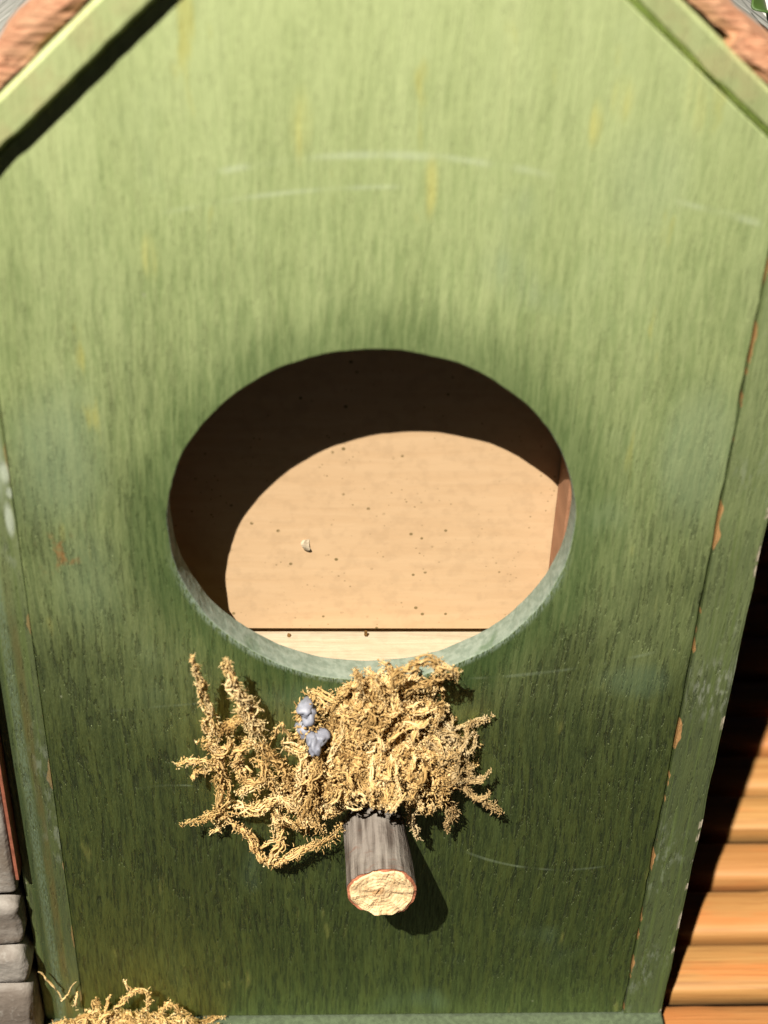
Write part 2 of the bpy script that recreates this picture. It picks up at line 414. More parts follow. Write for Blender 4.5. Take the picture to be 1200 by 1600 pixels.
def curve_plate(name, outlines, y0, y1, bev, parent, mats, hole_slot=False):
    """flat board cut to outlines (x, z); front at y0, back at y1"""
    cu = bpy.data.curves.new(name, 'CURVE'); cu.dimensions = '2D'; cu.fill_mode = 'BOTH'
    th = (y1-y0)/2
    cu.extrude = th-bev; cu.bevel_depth = bev; cu.bevel_resolution = 2; cu.offset = -bev
    for pts in outlines:
        sp = cu.splines.new('POLY'); sp.points.add(len(pts)-1); sp.use_cyclic_u = True
        for p, (a, b) in zip(sp.points, pts): p.co = (a, b, 0, 1)
    tmp = bpy.data.objects.new("tmp", cu); C.objects.link(tmp)
    dg = bpy.context.evaluated_depsgraph_get()
    me = bpy.data.meshes.new_from_object(tmp.evaluated_get(dg)); me.name = name
    bpy.data.objects.remove(tmp); bpy.data.curves.remove(cu)
    me.materials.clear()
    ym = (y0+y1)/2
    for v in me.vertices:
        x, z, d = v.co.x, v.co.y, v.co.z
        v.co = (x, ym-d, z)
    me.update()
    o = link(name, me, parent, mats)
    if hole_slot:
        for p in me.polygons:
            c = p.center; r = math.hypot(c.x-HX, c.z-HZ)
            if r < HR+.0012 and abs(p.normal.y) < .85: p.material_index = 1
    return o

rnd = random.Random(11)
AP = (.0016, .2525)
def gl_z(x): return AP[1]+.946*(x-AP[0])
def gr_z(x): return AP[1]-.842*(x-AP[0])
SEAM = .0600
def jit(s, a): return a*noise.noise(Vector((s*90, 3.1, 0)))+a*.6*noise.noise(Vector((s*320, 7.7, 0)))
outl = []
zl = gl_z(-SEAM); zr = gr_z(SEAM)
n = 60
for i in range(n+1): outl.append((-SEAM-.00013+jit(i/n*.2, .00008), .0008+(zl+.0032-.0008)*i/n))
for i in range(1, 24): x = -SEAM+(AP[0]+SEAM)*i/24; outl.append((x, gl_z(x)+.0033))
for i in range(0, 24): x = AP[0]+(SEAM-AP[0])*i/24; outl.append((x, gr_z(x)))
for i in range(n+1):
    z = zr+(.0008-zr)*i/n
    outl.append((SEAM+jit(5+z*1.3, .0004)-.00022, z))
hole = []
for i in range(180):
    a = 2*math.pi*i/180
    r = HR + .00022*noise.noise(Vector((math.cos(a)*6, math.sin(a)*6, 2))) + .00012*noise.noise(Vector((math.cos(a)*30, math.sin(a)*30, 5)))
    hole.append((HX+r*math.cos(a), HZ+r*math.sin(a)))
PT = .0055
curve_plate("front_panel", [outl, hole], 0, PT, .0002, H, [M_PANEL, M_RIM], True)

OUT = .0688; DEP = .105
for sx in (-1, 1):
    zt = (gl_z(-OUT)+.0022) if sx < 0 else gr_z(OUT)-.001
    # side board with a rebate for the panel: seen on its front edge
    V2 = [(.0602, -.0001), (OUT, -.0001), (OUT, DEP), (.0480, DEP), (.0480, PT+.0004), (.0602, PT+.0004)]
    bm = bmesh.new(); nz = 40
    rows = []
    for i in range(nz+1):
        z = .0006+(zt-.0006)*i/nz
        rows.append([bm.verts.new((sx*(x+(jit(z+sx, .0003) if x == OUT else 0)), y, z)) for x, y in V2])
    for i in range(nz):
        for j in range(6):
            f = (rows[i][j], rows[i][(j+1) % 6], rows[i+1][(j+1) % 6], rows[i+1][j]); bm.faces.new(f)
    bm.faces.new(rows[0]); bm.faces.new(rows[-1])
    bmesh.ops.recalc_face_normals(bm, faces=bm.faces[:])
    ed = [e for e in bm.edges if abs(e.verts[0].co.z-e.verts[1].co.z) > .001 and all(abs(v.co.y+.0001) < 1e-5 for v in e.verts)]
    bmesh.ops.bevel(bm, geom=[e for e in ed if abs(e.verts[0].co.x) > .065], offset=.0005, segments=2, affect='EDGES')
    from_bm("side_board", bm, H, [M_EDGE])
# inside: tan board close behind the hole, pale ledge level with its lower lip, cheeks
from_bm("inner_board", box_bm(-.0475, .0475, 0.0166, .0206, .0990, .215, .0002), H, [M_BACK])
from_bm("inner_ledge", box_bm(-.0475, .0475, PT+.0003, .030, .0800, .0973, .0003), H, [M_LEDGE])
for x0, x1, nm in ((-.0474, -.0385, "inner_cheek"), (.0347, .0474, "inner_cheek")):
    from_bm(nm, box_bm(x0, x1, PT+.0004, .0163, .0976, .205, .0002), H, [M_SIDEIN])
from_bm("inner_lid", box_bm(-.0472, .0472, PT+.0004, .0162, .2054, .2090, .0002), H, [M_SIDEIN])
from_bm("back_board", box_bm(-.0478, .0478, DEP-.006, DEP-.0003, .0008, .20, .0003), H, [M_EDGE])
from_bm("base_board", box_bm(-.0690, .0690, -.0095, DEP+.004, -.0078, .0003, .0009, 3, cuts=0), H, [M_BASE])

# roof: two boards, and cedar shingles on them
def roof(side):
    sl = .946 if side < 0 else -.842
    u = Vector((1, 0, sl)).normalized() if side < 0 else Vector((-1, 0, -sl)).normalized()   # up the slope
    nrm = Vector((-u.z, 0, u.x)) if side < 0 else Vector((u.z, 0, -u.x))
    if nrm.z < 0: nrm = -nrm
    top = Vector((AP[0], 0, AP[1]))
    y0 = -.0023 if side < 0 else .0003
    L0, L1 = -.128, -.0002 if side < 0 else .0050
    T_ = .0057 if side < 0 else .0050
    top = top + nrm*(.0026 if side < 0 else 0)
    def P(l, t, y): return top + u*l + nrm*t + Vector((0, y, 0))
    bm = bmesh.new(); nn = 60; rows = []
    for i in range(nn+1):
        l = L0+(L1-L0)*i/nn
        jl = .0005*noise.noise(Vector((l*130, side*3, 0)))+.0003*noise.noise(Vector((l*420, side*3, 4)))
        lo = .0002+max(0, jl) if side < 0 else .0002
        prof = [(lo+.0006, y0), (lo, y0+.0007), (lo, DEP+.008), (T_, DEP+.008), (T_, y0+.0006), (T_-.0006, y0)]
        if side > 0: prof[0] = (lo+.0010+jl*1.5, y0-.0006); prof[1] = (lo, y0+.0009); prof[4] = (T_, y0-.0002); prof[5] = (T_-.0006, y0-.0008)
        rows.append([bm.verts.new(P(l, t, y)) for t, y in prof])
    k = 6
    for i in range(nn):
        for j in range(k): bm.faces.new((rows[i][j], rows[i][(j+1) % k], rows[i+1][(j+1) % k], rows[i+1][j]))
    bm.faces.new(rows[0]); bm.faces.new(rows[-1])
    bmesh.ops.recalc_face_normals(bm, faces=bm.faces[:])
    rb = from_bm("roof_board", bm, H, [M_ROOFP])
    bm = bmesh.new(); rows = []
    for i in range(49):
        l = L0-.002+(L1-L0+.002)*i/48; w_ = .00035*math.sin(i*1.3)
        rows.append([bm.verts.new(P(l, T_+.0003, y0+.010)), bm.verts.new(P(l, T_+.0003, DEP+.010)), bm.verts.new(P(l, T_+.0012+w_, DEP+.010)), bm.verts.new(P(l, T_+.0012+w_, y0+.010))])
    for i in range(48):
        for j in range(4): bm.faces.new((rows[i][j], rows[i][(j+1) % 4], rows[i+1][(j+1) % 4], rows[i+1][j]))
    bm.faces.new(rows[0]); bm.faces.new(rows[-1])
    bmesh.ops.recalc_face_normals(bm, faces=bm.faces[:])
    from_bm("roof_sheet", bm, rb, [M_SHEET])
    r = random.Random(3+side)
    step_ = .023
    i = 0
    l = L0-.006
    while l < L1-.006:
        # a wedge shaped split shingle, thick at its lower end, lying over the one below
        l1 = l+step_*1.45; t0 = T_+.0004
        bm = bmesh.new(); a_ = 14; rows = []
        yf = y0+r.uniform(.0002, .0022)
        for q in range(a_+1):
            s = q/a_; ll = l+(l1-l)*s
            lift = .0040*(1-s)+.0004; th = (.0040 if side < 0 else .0034)*(1-s)+.0022*s
            jj = .0007*noise.noise(Vector((ll*200, i*3.3+side, 1))); j2 = .0008*noise.noise(Vector((ll*260, i*5.3+side, 9)))
            lo = t0-.0003+.0010*(1-s)*(1 if i else .1); hi = lo+th
            rows.append([bm.verts.new(P(ll, lo+jj, yf+j2)), bm.verts.new(P(ll, lo+jj, y0+.0125+j2)), bm.verts.new(P(ll, hi+j2, y0+.0130+jj)), bm.verts.new(P(ll, hi+j2, yf+j2+.0003)), bm.verts.new(P(ll, (lo+hi)/2+jj, yf+jj-.0004))])
        for q in range(a_):
            for j in range(5): bm.faces.new((rows[q][j], rows[q][(j+1) % 5], rows[q+1][(j+1) % 5], rows[q+1][j]))
        bm.faces.new(rows[0]); bm.faces.new(rows[-1])
        bmesh.ops.recalc_face_normals(bm, faces=bm.faces[:])
        from_bm("shingle", bm, rb, [M_CEDAR])
        l += step_*r.uniform(.92, 1.08); i += 1
roof(-1); roof(1)

# ------------------------------------------------------------------ perch
PX, PZ, PTIP, PR = .0036, .0622, .0173, .0067
bm = bmesh.new(); nseg = 56; rows = []
ny = 24
for i in range(ny+1):
    y = .001 - (PTIP+.001)*i/ny
    row = []
    for j in range(nseg):
        a = 2*math.pi*j/nseg
        r = PR*(.90+.10*i/ny)*(1+.07*noise.noise(Vector((math.cos(a)*1.2, math.sin(a)*1.2, y*60)))) \
            - .00035*abs(noise.noise(Vector((math.cos(a)*7, math.sin(a)*7, y*35)))) - .0002*noise.noise(Vector((math.cos(a)*14, math.sin(a)*14, y*90)))
        yy_ = y
        if i == ny: r *= .985; yy_ = y - .0004*noise.noise(Vector((math.cos(a)*3, math.sin(a)*3, 4)))
        row.append(bm.verts.new((PX+r*math.cos(a)*1.02 - .0011*(1-i/ny), yy_, PZ+r*math.sin(a))))
    rows.append(row)
for i in range(ny):
    for j in range(nseg): bm.faces.new((rows[i][j], rows[i][(j+1) % nseg], rows[i+1][(j+1) % nseg], rows[i+1][j]))
bmesh.ops.recalc_face_normals(bm, faces=bm.faces[:])
tip = [v.co.copy() for v in rows[-1]]
perch = from_bm("perch", bm, H, [M_BARK], True)
bm = bmesh.new(); prev = None; ctr = Vector((PX, -PTIP, PZ))
for s in (1.0, .93, .90, .6, .3):
    row = []
    for j, p in enumerate(tip):
        d = p-ctr; q = ctr+d*s
        q.y += -.0001 if s == 1. else (-.00045 + .0006*noise.noise(Vector((q.x*400, q.z*400, 1))))
        if s == .93: q.y += .0003
        row.append(bm.verts.new(q))
    if prev:
        for j in range(nseg):
            f = bm.faces.new((prev[j], prev[(j+1) % nseg], row[(j+1) % nseg], row[j])); f.material_index = 1 if s == .93 else 0
    prev = row
bm.faces.new(prev)
bmesh.ops.recalc_face_normals(bm, faces=bm.faces[:])
M_CAMB = plain("reddish_inner_bark", (.30, .11, .06), .8, .2, 1500, .0003)
from_bm("cut_end", bm, perch, [M_CUT, M_CAMB])

# ------------------------------------------------------------------ moss
class Moss:
    """fine dried moss: bundles of thin filaments with curled hairs and crumbs"""
    def __init__(self, seed): self.V = []; self.F = []; self.T = []; self.r = random.Random(seed)
    def fil(self, P, rad, tint, sides=4):
        """thin tapering filament through the points"""
        V, F, Tn = self.V, self.F, self.T; n = len(P); base = len(V)
        up_ = Vector((.31, .87, .39))
        for i, p in enumerate(P):
            t = P[min(i+1, n-1)]-P[max(i-1, 0)]
            a = t.cross(up_)
            if a.length < 1e-9: a = Vector((1, 0, 0))
            a.normalize(); b = t.cross(a); b.normalize()
            f = i/(n-1); ra = rad*(1-.75*f*f)
            for j in range(sides):
                an = 6.2832*j/sides+i*.35; V.append(p+a*(math.cos(an)*ra)+b*(math.sin(an)*ra)); Tn.append(tint)
        for i in range(n-1):
            q = base+i*sides
            for j in range(sides): F.append((q+j, q+(j+1) % sides, q+sides+(j+1) % sides, q+sides+j))
    def hair(self, p, d, L, rad, tint):
        r = self.r; pts = [p.copy()]; q = p.copy(); ax = Vector((r.gauss(0, 1), r.gauss(0, 1), r.gauss(0, 1))).normalized(); c = r.uniform(.1, .55)
        for _ in range(4):
            q = q+d*(L/4); pts.append(q.copy()); d = (d+ax.cross(d)*c+Vector((r.gauss(0, .15), r.gauss(0, .15), r.gauss(0, .15)))).normalized()
        for k in pts:
            if k.y > -.0002: k.y = -.0002
        self.fil(pts, rad, tint, 3)
    def crumb(self, o, k, tint):
        r = self.r; V, F = self.V, self.F; q = len(V)
        e1 = Vector((r.gauss(0, 1), r.gauss(0, 1), r.gauss(0, 1))).normalized(); e2 = e1.orthogonal().normalized(); e3 = e1.cross(e2)
        k1, k2, k3 = k*r.uniform(.8, 1.5), k*r.uniform(.6, 1.), k*r.uniform(.6, 1.)
        V.extend((o+e1*k1, o+e2*k2, o+e3*k3, o-e2*k2, o-e3*k3, o-e1*k1)); self.T.extend([tint]*6)
        F.extend(((q, q+1, q+2), (q, q+2, q+3), (q, q+3, q+4), (q, q+4, q+1), (q+5, q+2, q+1), (q+5, q+3, q+2), (q+5, q+4, q+3), (q+5, q+1, q+4)))
    def tube(self, pts, rad, leaf=1.0, sides=6, lump=.35, tint=None):
        r = self.r
        P = []
        for a, b in zip(pts[:-1], pts[1:]):
            m = max(1, int((b-a).length/.0006))
            for i in range(m): P.append(a.lerp(b, i/m))
        P.append(pts[-1].copy()); n = len(P)
        if n < 3: return
        for _ in range(2):
            Q = [p.copy() for p in P]
            for i in range(1, n-1): Q[i] = (P[i-1]+P[i]*2+P[i+1])/4
            P = Q
        s0 = r.uniform(0, 100)
        P = [p+Vector((noise.noise(Vector((i*.25, s0, 1))), noise.noise(Vector((i*.25, s0, 5))), noise.noise(Vector((i*.25, s0, 9)))))*.0007 for i, p in enumerate(P)]
        R = [max(.0001, (rad(i/(n-1)) if callable(rad) else rad)*(1+.5*noise.noise(Vector((i*.35+s0, s0, 0))))) for i in range(n)]
        base_t = r.random() if tint is None else tint
        Rm = sum(R)/n
        nf = max(2, int(Rm/.00012))
        for k in range(nf):
            ph = r.uniform(0, 6.28); tw = r.uniform(-.5, .5); rr_ = r.uniform(.15, .85); s1 = r.uniform(0, 100); FP = []
            i_a = r.randint(0, n//4); i_b = n-r.randint(0, n//5)
            if i_b-i_a < 3: i_a, i_b = 0, n
            for i in range(i_a, i_b):
                t = (P[min(i+1, n-1)]-P[max(i-1, 0)]).normalized(); a = t.orthogonal().normalized(); b = t.cross(a)
                an = ph+tw*i+1.6*noise.noise(Vector((i*.3, s1, 0))); q = R[i]*rr_*(1+.5*noise.noise(Vector((i*.4, s1, 7))))
                FP.append(P[i]+a*(math.cos(an)*q)+b*(math.sin(an)*q))
            self.fil(FP, r.uniform(.00013, .00026), min(1, max(0, base_t+r.gauss(0, .22))), 4)
        # hairs and crumbs
        for i in range(n):
            t = (P[min(i+1, n-1)]-P[max(i-1, 0)]).normalized(); a = t.orthogonal().normalized(); b = t.cross(a)
            for _ in range(int(leaf*(3.0+Rm/.00019)+r.random())):
                an = r.uniform(0, 6.283); out = a*math.cos(an)+b*math.sin(an)
                o = P[i]+out*R[i]*r.uniform(.2, .9)+t*r.uniform(-.0004, .0004)
                tt = min(1, max(0, base_t+r.gauss(0, .25)))
                if r.random() < .42: self.hair(o, (out+t*r.uniform(-.8, 1.2)).normalized(), r.uniform(.00025, .0008)+R[i]*.2, r.uniform(.00008, .00015), tt)
                else: self.crumb(o, r.uniform(.00011, .00030), tt)
    def build(self, name, parent, mat):
        me = bpy.data.meshes.new(name); me.from_pydata([tuple(v) for v in self.V], [], self.F); me.update()
        at_ = me.attributes.new("tint", 'FLOAT', 'POINT'); at_.data.foreach_set("value", self.T)
        for p in me.polygons: p.use_smooth = True
        o = link(name, me, parent, [mat]); o["kind"] = "stuff"; return o

def pl(pts, y=-.004, k=None):
    out = []
    for i, p in enumerate(pts):
        yy_ = p[2] if len(p) > 2 else y
        out.append(at(p[0], p[1], yy_))
    return out
PXM = .000128                                   # metres per photo pixel on the panel here

def taper(a, b, c=None):
    def f(t):
        if c is None: return (a+(b-a)*t)*PXM
        return ((a+(b-a)*t*2) if t < .5 else (b+(c-b)*(t-.5)*2))*PXM
    return f
ms = Moss(5)
arms = [
    ([(302, 1026, -.009), (312, 1070, -.007), (326, 1112, -.005), (336, 1150, -.0035), (343, 1185, -.003)], taper(3, 8, 9), 1.),
    ([(318, 1125, -.005), (326, 1150, -.004), (338, 1170, -.003)], taper(3, 7), 1.),
    ([(354, 1038, -.008), (368, 1075, -.0065), (385, 1100, -.005), (397, 1135, -.004), (404, 1165, -.003)], taper(6, 13, 13), 1.2),
    ([(338, 1150, -.003), (365, 1130, -.004), (392, 1112, -.005)], taper(9, 7), 1.),
    ([(385, 1130, -.004), (375, 1126, -.005), (368, 1128, -.005)], taper(5, 3), .8),
    ([(278, 1195, -.006), (303, 1190, -.005), (335, 1192, -.004), (350, 1200, -.003)], taper(5, 9, 7), 1.2),
    ([(300, 1218, -.005), (310, 1205, -.004), (330, 1198, -.003)], taper(4, 7), 1.),
    ([(312, 1165, -.004), (325, 1160, -.004), (340, 1172, -.003), (345, 1200, -.003), (347, 1230, -.0035), (348, 1255, -.004), (335, 1272, -.0045), (312, 1282, -.005), (287, 1286, -.006)], taper(7, 11, 4), 1.1),
    ([(340, 1180, -.0035), (362, 1160, -.003), (355, 1145, -.003)], taper(8, 5), 1.1),
    ([(338, 1265, -.004), (345, 1290, -.003), (330, 1300, -.003)], taper(7, 4), 1.),
    ([(345, 1268, -.004), (372, 1292, -.0045), (392, 1312, -.005), (405, 1340, -.005), (425, 1353, -.005), (448, 1338, -.005), (478, 1325, -.005), (510, 1310, -.005), (532, 1292, -.004)], taper(7, 6, 9), 1.),
    ([(398, 1330, -.004), (420, 1318, -.005), (445, 1308, -.005)], taper(2, 4), .3),
    ([(420, 1352, -.005), (440, 1320, -.005), (430, 1300, -.004), (438, 1275, -.004)], taper(6, 9), 1.),
    ([(350, 1262, -.003), (385, 1268, -.003), (420, 1255, -.003), (452, 1250, -.004), (480, 1260, -.004)], taper(9, 10, 9), 1.2),
    ([(388, 1162, -.004), (372, 1172, -.004), (368, 1195, -.003), (380, 1222, -.003), (405, 1235, -.004)], taper(8, 8, 8), 1.1),
    ([(405, 1165, -.004), (425, 1180, -.004), (448, 1200, -.004), (455, 1235, -.004)], taper(9, 9, 8), 1.1),
    ([(430, 1150, -.003), (438, 1127, -.004), (448, 1140, -.003), (452, 1160, -.003)], taper(4, 3, 4), .5),
    ([(395, 1185, -.004), (415, 1205, -.005), (430, 1230, -.005)], taper(8, 8), 1.1),
    ([(375, 1240, -.004), (400, 1225, -.004), (425, 1215, -.004)], taper(7, 8), 1.1),
    ([(440, 1165, -.004), (475, 1175, -.005), (470, 1215, -.005), (465, 1260, -.005), (480, 1290, -.005)], taper(7, 9, 8), 1.1),
    ([(500, 1180, -.007), (492, 1220, -.008), (485, 1262, -.007), (500, 1300, -.006)], taper(7, 8, 7), 1.),
    # loop above the perch, near the lip
    ([(610, 1080, -.005), (622, 1062, -.007), (640, 1044, -.008), (664, 1033, -.009), (688, 1040, -.009), (692, 1056, -.008), (676, 1070, -.007), (652, 1072, -.006), (632, 1078, -.005)], taper(7, 8, 7), .9),
    ([(684, 1042, -.009), (702, 1044, -.009), (714, 1050, -.008), (713, 1062, -.007)], taper(6, 6, 5), .9),
    ([(552, 1048, -.007), (560, 1075, -.006), (572, 1095, -.005)], taper(3, 7), .9),
    ([(585, 1055, -.006), (592, 1075, -.006), (605, 1095, -.006)], taper(4, 7), .9),
    ([(690, 1094, -.006), (684, 1118, -.005), (672, 1140, -.005)], taper(3, 5), .8),
]
right = [
    ([(655, 1140, -.005), (690, 1146, -.004), (716, 1150, -.004), (730, 1156, -.003)], taper(7, 6, 3), .9),
    ([(690, 1150, -.004), (718, 1168, -.004), (733, 1192, -.003), (742, 1206, -.003)], taper(5, 5, 4), .7),
    ([(690, 1200, -.005), (720, 1222, -.005), (745, 1222, -.005), (766, 1205, -.005)], taper(8, 8, 4), 1.1),
    ([(700, 1215, -.005), (735, 1240, -.005), (760, 1255, -.005), (783, 1272, -.005)], taper(8, 7, 8), 1.2),
    ([(745, 1248, -.005), (768, 1240, -.005)], taper(5, 3), 1.),
    ([(690, 1235, -.005), (706, 1262, -.005), (704, 1285, -.004), (699, 1300, -.004)], taper(9, 9, 5), 1.3),
    ([(700, 1262, -.005), (716, 1270, -.004)], taper(8, 6), 1.2),
    ([(640, 1270, -.008), (648, 1295, -.007), (652, 1310, -.006)], taper(8, 8, 4), 1.3),
    ([(665, 1160, -.006), (700, 1180, -.005), (715, 1205, -.005), (705, 1225, -.004)], taper(7, 6, 5), 1.),
    ([(725, 1180, -.003), (715, 1160, -.004), (700, 1155, -.004)], taper(3, 5), .7),
]
for pts, rad, lf in arms: ms.tube(pl(pts), (lambda t, f=rad: f(t)*1.3), lf)
# felted mass at left between the arms and the perch
def felt(m, cx, cz_, rx, rz, hgt, cnt, lmin, lmax, rmin, rmax, leaf, base=-.0012, lim=1.0):
    r = m.r
    for _ in range(cnt):
        while True:
            u, v = r.uniform(-1, 1), r.uniform(-1, 1)
            if u*u+v*v < lim: break
        p = Vector((cx+u*rx, 0, cz_+v*rz)); an = r.uniform(0, 6.283); L = r.uniform(lmin, lmax); cur = r.gauss(0, 260)
        pts = []; q = p.copy(); h0 = r.uniform(.35, 1.05); dh = r.uniform(-25, 25)
        nst = 9
        for i in range(nst):
            uu, vv = (q.x-cx)/rx, (q.z-cz_)/rz; k = 1-uu*uu-vv*vv
            hh = hgt*math.sqrt(k) if k > 0 else 0
            pts.append(Vector((q.x, base-hh*max(.15, h0*(1+.12*math.sin(i*.9+dh))), q.z)))
            q.x += math.cos(an)*L/nst; q.z += math.sin(an)*L/nst; an += cur*L/nst + r.gauss(0, .45)
        m.tube(pts, r.uniform(rmin, rmax), leaf, sides=5)
def fel(px, py, y, *a): c = at(px, py, y); felt(ms, c.x, c.z, *a); return c
c1 = fel(425, 1200, -.003, .0070, .0090, .0042, 9, .004, .009, .0005, .0010, .8)
c2 = fel(470, 1250, -.003, .0068, .0085, .0050, 14, .004, .009, .0005, .0010, .8)
c7 = fel(515, 1225, -.005, .0070, .0095, .0080, 36, .003, .008, .0005, .0010, .8)
c3 = fel(598, 1150, -.005, .0108, .0110, .0066, 95, .003, .009, .00045, .0010, .8)
fel(545, 1105, -.004, .0062, .0062, .0050, 20, .004, .008, .0004, .0009, .8)
fel(650, 1110, -.004, .0055, .0060, .0055, 20, .004, .008, .0004, .0009, .8)
c4 = fel(660, 1215, -.006, .0080, .0110, .0088, 60, .003, .008, .0004, .0009, .9)
c5 = fel(552, 1212, -.006, .0080, .0100, .0090, 60, .003, .008, .0004, .0009, .8)
c6 = fel(600, 1226, -.010, .0082, .0056, .0128, 65, .003, .006, .0004, .0008, .9)
def litter(m, c, rx, rz, h, cnt):
    r = m.r
    for _ in range(cnt):
        d = Vector((r.gauss(0, 1), -abs(r.gauss(0, 1)), r.gauss(0, 1))).normalized()
        p = Vector((c.x+d.x*rx, -.0004+d.y*h, c.z+d.z*rz)); t = min(1, max(0, r.gauss(.4, .25)))
        if r.random() < .45: m.hair(p, (d+Vector((r.gauss(0, .8), r.gauss(0, .8), r.gauss(0, .8)))).normalized(), r.uniform(.0006, .0018), r.uniform(.0001, .0002), t)
        else: m.crumb(p, r.uniform(.00018, .00045), t)
for c_, a_, b_, h_, n_ in ((c3, .0098, .0104, .0052, 2600), (c4, .0068, .0090, .0076, 1500), (c5, .0072, .0086, .0072, 1500), (c2, .0048, .0064, .0020, 300), (c7, .0055, .0075, .0055, 1000), (c6, .0062, .0042, .0108, 900), (at(484, 1142, -.005), .0026, .0052, .0048, 260)):
    litter(ms, c_, a_, b_, h_, n_)
moss = ms.build("moss_tuft", H, M_MOSS)
mr = Moss(9)
for pts, rad, lf in right: mr.tube(pl(pts), rad, lf)
felt(mr, c4.x+.0045, c4.z+.002, .0060, .0100, .0060, 45, .004, .009, .0004, .0008, 1.1)
m2 = mr.build("moss_tuft", H, M_MOSS2); m2["label"] = "greyer straggling strands of the dried moss on the right"
# matted core under the strands
def core(name, c, rx, rz, h, parent, seed):
    bm = bmesh.new(); bmesh.ops.create_icosphere(bm, subdivisions=4, radius=1)
    for v in bm.verts:
        d = 1+.22*noise.noise(v.co*2.2+Vector((seed, 0, 0)))+.14*noise.noise(v.co*6+Vector((seed, 0, 0)))
        v.co = Vector((c.x+v.co.x*rx*d, -.0004+(v.co.y*h*d), c.z+v.co.z*rz*d))
    return from_bm(name, bm, parent, [M_MOSSCORE], True)
core("moss_core", c3, .0088, .0094, .0046, moss, 1); core("moss_core", c4, .0058, .0080, .0066, moss, 4); core("moss_core", c5, .0064, .0076, .0062, moss, 7)
core("moss_core", c2, .0046, .0060, .0022, moss, 3)

# glue blob showing through the moss
bm = bmesh.new()
for px, py, y, rx, rz in ((476, 1118, -.0050, 13, 12), (482, 1130, -.0052, 14, 16), (478, 1150, -.0048, 17, 15), (492, 1178, -.0085, 11, 14), (500, 1160, -.0065, 14, 10), (486, 1165, -.0072, 9, 10)):
    c = at(px, py, y); t = bmesh.new(); bmesh.ops.create_icosphere(t, subdivisions=3, radius=1)
    for v in t.verts:
        d = 1+.45*noise.noise(v.co*1.6+Vector((px, py, 0)))+.2*noise.noise(v.co*4+Vector((px, py, 0)))
        v.co = Vector((c.x+v.co.x*rx*.85*PXM*d, c.y+.0020+v.co.y*.0022*d, c.z+v.co.z*rz*PXM*1.0*d))
    me = bpy.data.meshes.new("t"); t.to_mesh(me); t.free(); bm.from_mesh(me); bpy.data.meshes.remove(me)
from_bm("glue_blob", bm, H, [M_GLUE], True)

# moss on the base board, lower left corner
mb = Moss(21)
r = mb.r
def felt_floor(m, cx, cy, rx, ry, h, cnt):
    for _ in range(cnt):
        while True:
            u, v = r.uniform(-1, 1), r.uniform(-1, 1)
            if u*u+v*v < 1: break
        q = Vector((cx+u*rx, cy+v*ry, 0)); an = r.uniform(0, 6.28); pts = []; L = r.uniform(.004, .010); cur = r.gauss(0, 180)
        hs = r.uniform(.3, 1.1)
        for i in range(8):
            uu, vv = (q.x-cx)/rx, (q.y-cy)/ry; k = max(0, 1-uu*uu-vv*vv)
            pts.append(Vector((q.x, min(q.y, -.0008), .001+h*math.sqrt(k)*hs+.0009*math.sin(i+u*9))))
            q.x += math.cos(an)*L/8; q.y += math.sin(an)*L/8; an += cur*L/8+r.gauss(0, .3)
        m.tube(pts, r.uniform(.0004, .0008), 1., sides=5)
felt_floor(mb, -.0500, -.0062, .0170, .0062, .0050, 190)
felt_floor(mb, -.0545, -.0060, .0100, .0050, .0075, 60)
for pts, rad, lf in (
    ([(180, 1580, -.004), (192, 1562, -.004), (212, 1546, -.0045), (232, 1550, -.0045), (234, 1568, -.004), (222, 1585, -.004)], taper(5, 6, 5), .9),
    ([(205, 1548, -.0045), (196, 1538, -.005), (192, 1532, -.005)], taper(5, 2), .8),
    ([(165, 1580, -.003), (170, 1555, -.003)], taper(4, 2), .5), ([(118, 1575, -.002), (121, 1548, -.002)], taper(4, 2), .3),
    ([(145, 1580, -.004), (152, 1562, -.004), (158, 1572, -.004)], taper(6, 5), .9),
    ([(250, 1580, -.004), (262, 1568, -.004), (280, 1578, -.004), (300, 1592, -.004)], taper(6, 5, 5), 1.)):
    mb.tube(pl(pts), rad, lf)
for pts in ([(60, 1519, -.003), (75, 1533, -.0028), (90, 1549, -.002), (98, 1560, -.002)], [(96, 1564, -.002), (106, 1552, -.002), (111, 1542, -.002), (118, 1539, -.002)]):
    mb.tube(pl(pts), taper(2.2, 2.0), 0, tint=.75)
mbo = mb.build("moss_tuft", H, M_MOSS); mbo["label"] = "dried moss clump on the base board's left corner"
bm = bmesh.new(); bmesh.ops.create_icosphere(bm, subdivisions=4, radius=1)
for v in bm.verts:
    d = 1+.25*noise.noise(v.co*3)
    v.co = Vector((-.0505+v.co.x*.0150*d, -.0062+v.co.y*.0052*d, .0005+v.co.z*.0045*d))
from_bm("moss_core", bm, mbo, [M_MOSSCORE], True)

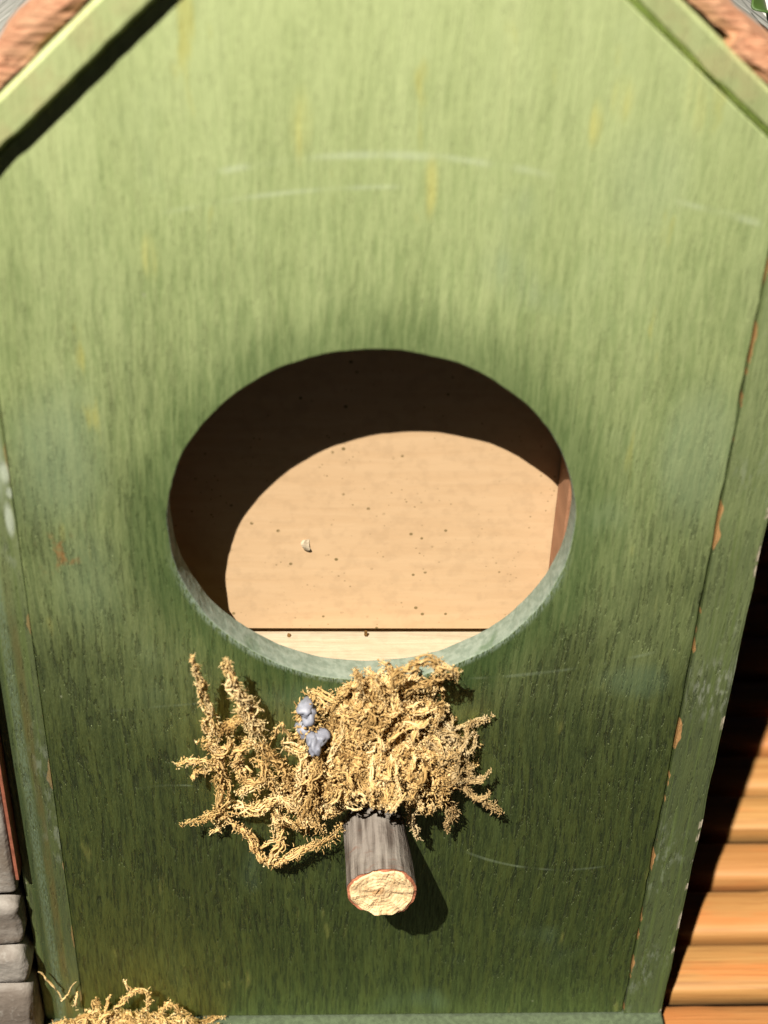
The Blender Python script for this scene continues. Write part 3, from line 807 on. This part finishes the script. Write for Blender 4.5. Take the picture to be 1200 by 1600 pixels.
# ------------------------------------------------------------------ stacked stone chimney on the left side
CH = empty("chimney"); CH.parent = H
r = random.Random(8)
def stone(x0, x1, y0, y1, z0, z1, seed, bev=.003):
    bm = box_bm(x0, x1, y0, y1, z0, z1, bev, 3)
    bmesh.ops.triangulate(bm, faces=bm.faces[:])
    for _ in range(2):
        bmesh.ops.subdivide_edges(bm, edges=[e for e in bm.edges if e.calc_length() > .0035], cuts=1)
        bmesh.ops.triangulate(bm, faces=bm.faces[:])
    rough(bm, .0011, 130, seed); rough(bm, .0004, 500, seed+3)
    return from_bm("stone", bm, CH, [M_STONE], True)
courses = [(-.0078, at(60, 1548, -.0062).z, -.0064, 66, 1575), (at(58, 1540, -.0052).z, at(52, 1488, -.0052).z, -.0054, 57, 1515), (at(50, 1480, -.0042).z, at(42, 1412, -.0042).z, -.0044, 46, 1445),
           (at(40, 1400, -.0030).z, at(8, 1165, -.0028).z, -.0030, 33, 1340), (at(8, 1160, -.0022).z, .128, -.0022, 0, 1100), (.1285, .160, -.002, 0, 1100)]
for i, (z0, z1, yf, px, py) in enumerate(courses):
    xr = min(-.0690, at(px, py, yf).x)
    stone(-.094+.0004*i, xr-(.0004 if i < 3 else .0003), yf, .045, z0+.0003, z1-.0003, i*7.3, .0024 if i < 3 else .0014)
from_bm("red_strip", box_bm(-.06925, -.06860, -.0034, .045, .0500, .1705, .0001), CH, [M_RED])

# ------------------------------------------------------------------ crumbs inside the hole
bm = bmesh.new(); bmesh.ops.create_icosphere(bm, subdivisions=3, radius=1)
for v in bm.verts: v.co = Vector((v.co.x*.0008, v.co.y*.0004, v.co.z*.0010))
rough(bm, .0011, 900, 2)
c = at(478, 851, .0163)
for v in bm.verts: v.co += c
from_bm("paint_flake", bm, H, [M_LEDGE])
for px, py, hh in ((571, 988, .0010), (452, 992, .0007)):
    bm = box_bm(-.0003, .0003, -.0003, .0002, -hh*.5, hh*.5, .00008, 1); rough(bm, .0003, 900, px)
    c = at(px, py, .0163)
    for v in bm.verts: v.co += c+Vector((v.co.z*.15, 0, 0))
    from_bm("moss_crumb", bm, H, [M_MOSSCORE])

# ------------------------------------------------------------------ a green leaf on the right roof slope
def leaf(px, py, L, label):
    D = FWD + RIGHT*((px-600)/FPX) + DOWN*((py-800)/FPX)
    u = Vector((1, 0, -.842)).normalized(); nn_ = Vector((-u.z, 0, u.x))
    o0 = Vector((AP[0], 0, AP[1]))+nn_*.0075
    p = CAM + D*(((o0-CAM).dot(nn_))/D.dot(nn_))
    ex = Vector((0, 1, 0))*.75+u*.66; ex.normalize(); ey = nn_.cross(ex)
    bm = bmesh.new(); nl, nw = 14, 6; rows = []
    for i in range(nl+1):
        t = i/nl; wd = L*.24*math.sin(math.pi*min(1, t**.8))+.0004
        row = []
        for j in range(nw+1):
            q = j/nw*2-1
            row.append(bm.verts.new(p+ex*(L*(t-.1))+ey*(q*wd)+nn_*(abs(q)**1.5*wd*.45+L*.10*math.sin(t*3.14))))
        rows.append(row)
    for i in range(nl):
        for j in range(nw): bm.faces.new((rows[i][j], rows[i+1][j], rows[i+1][j+1], rows[i][j+1]))
    me = bpy.data.meshes.new("leaf"); bm.normal_update(); bm.to_mesh(me); bm.free()
    for q in me.polygons: q.use_smooth = True
    o = link("leaf", me, None, [M_LEAF])
    m_ = o.modifiers.new("thickness", 'SOLIDIFY'); m_.thickness = .0004
    o["label"] = label; o["category"] = "leaf"
leaf(1180, 14, .012, "small blurred green leaf at the top right, on the pale roof behind the cedar edge")
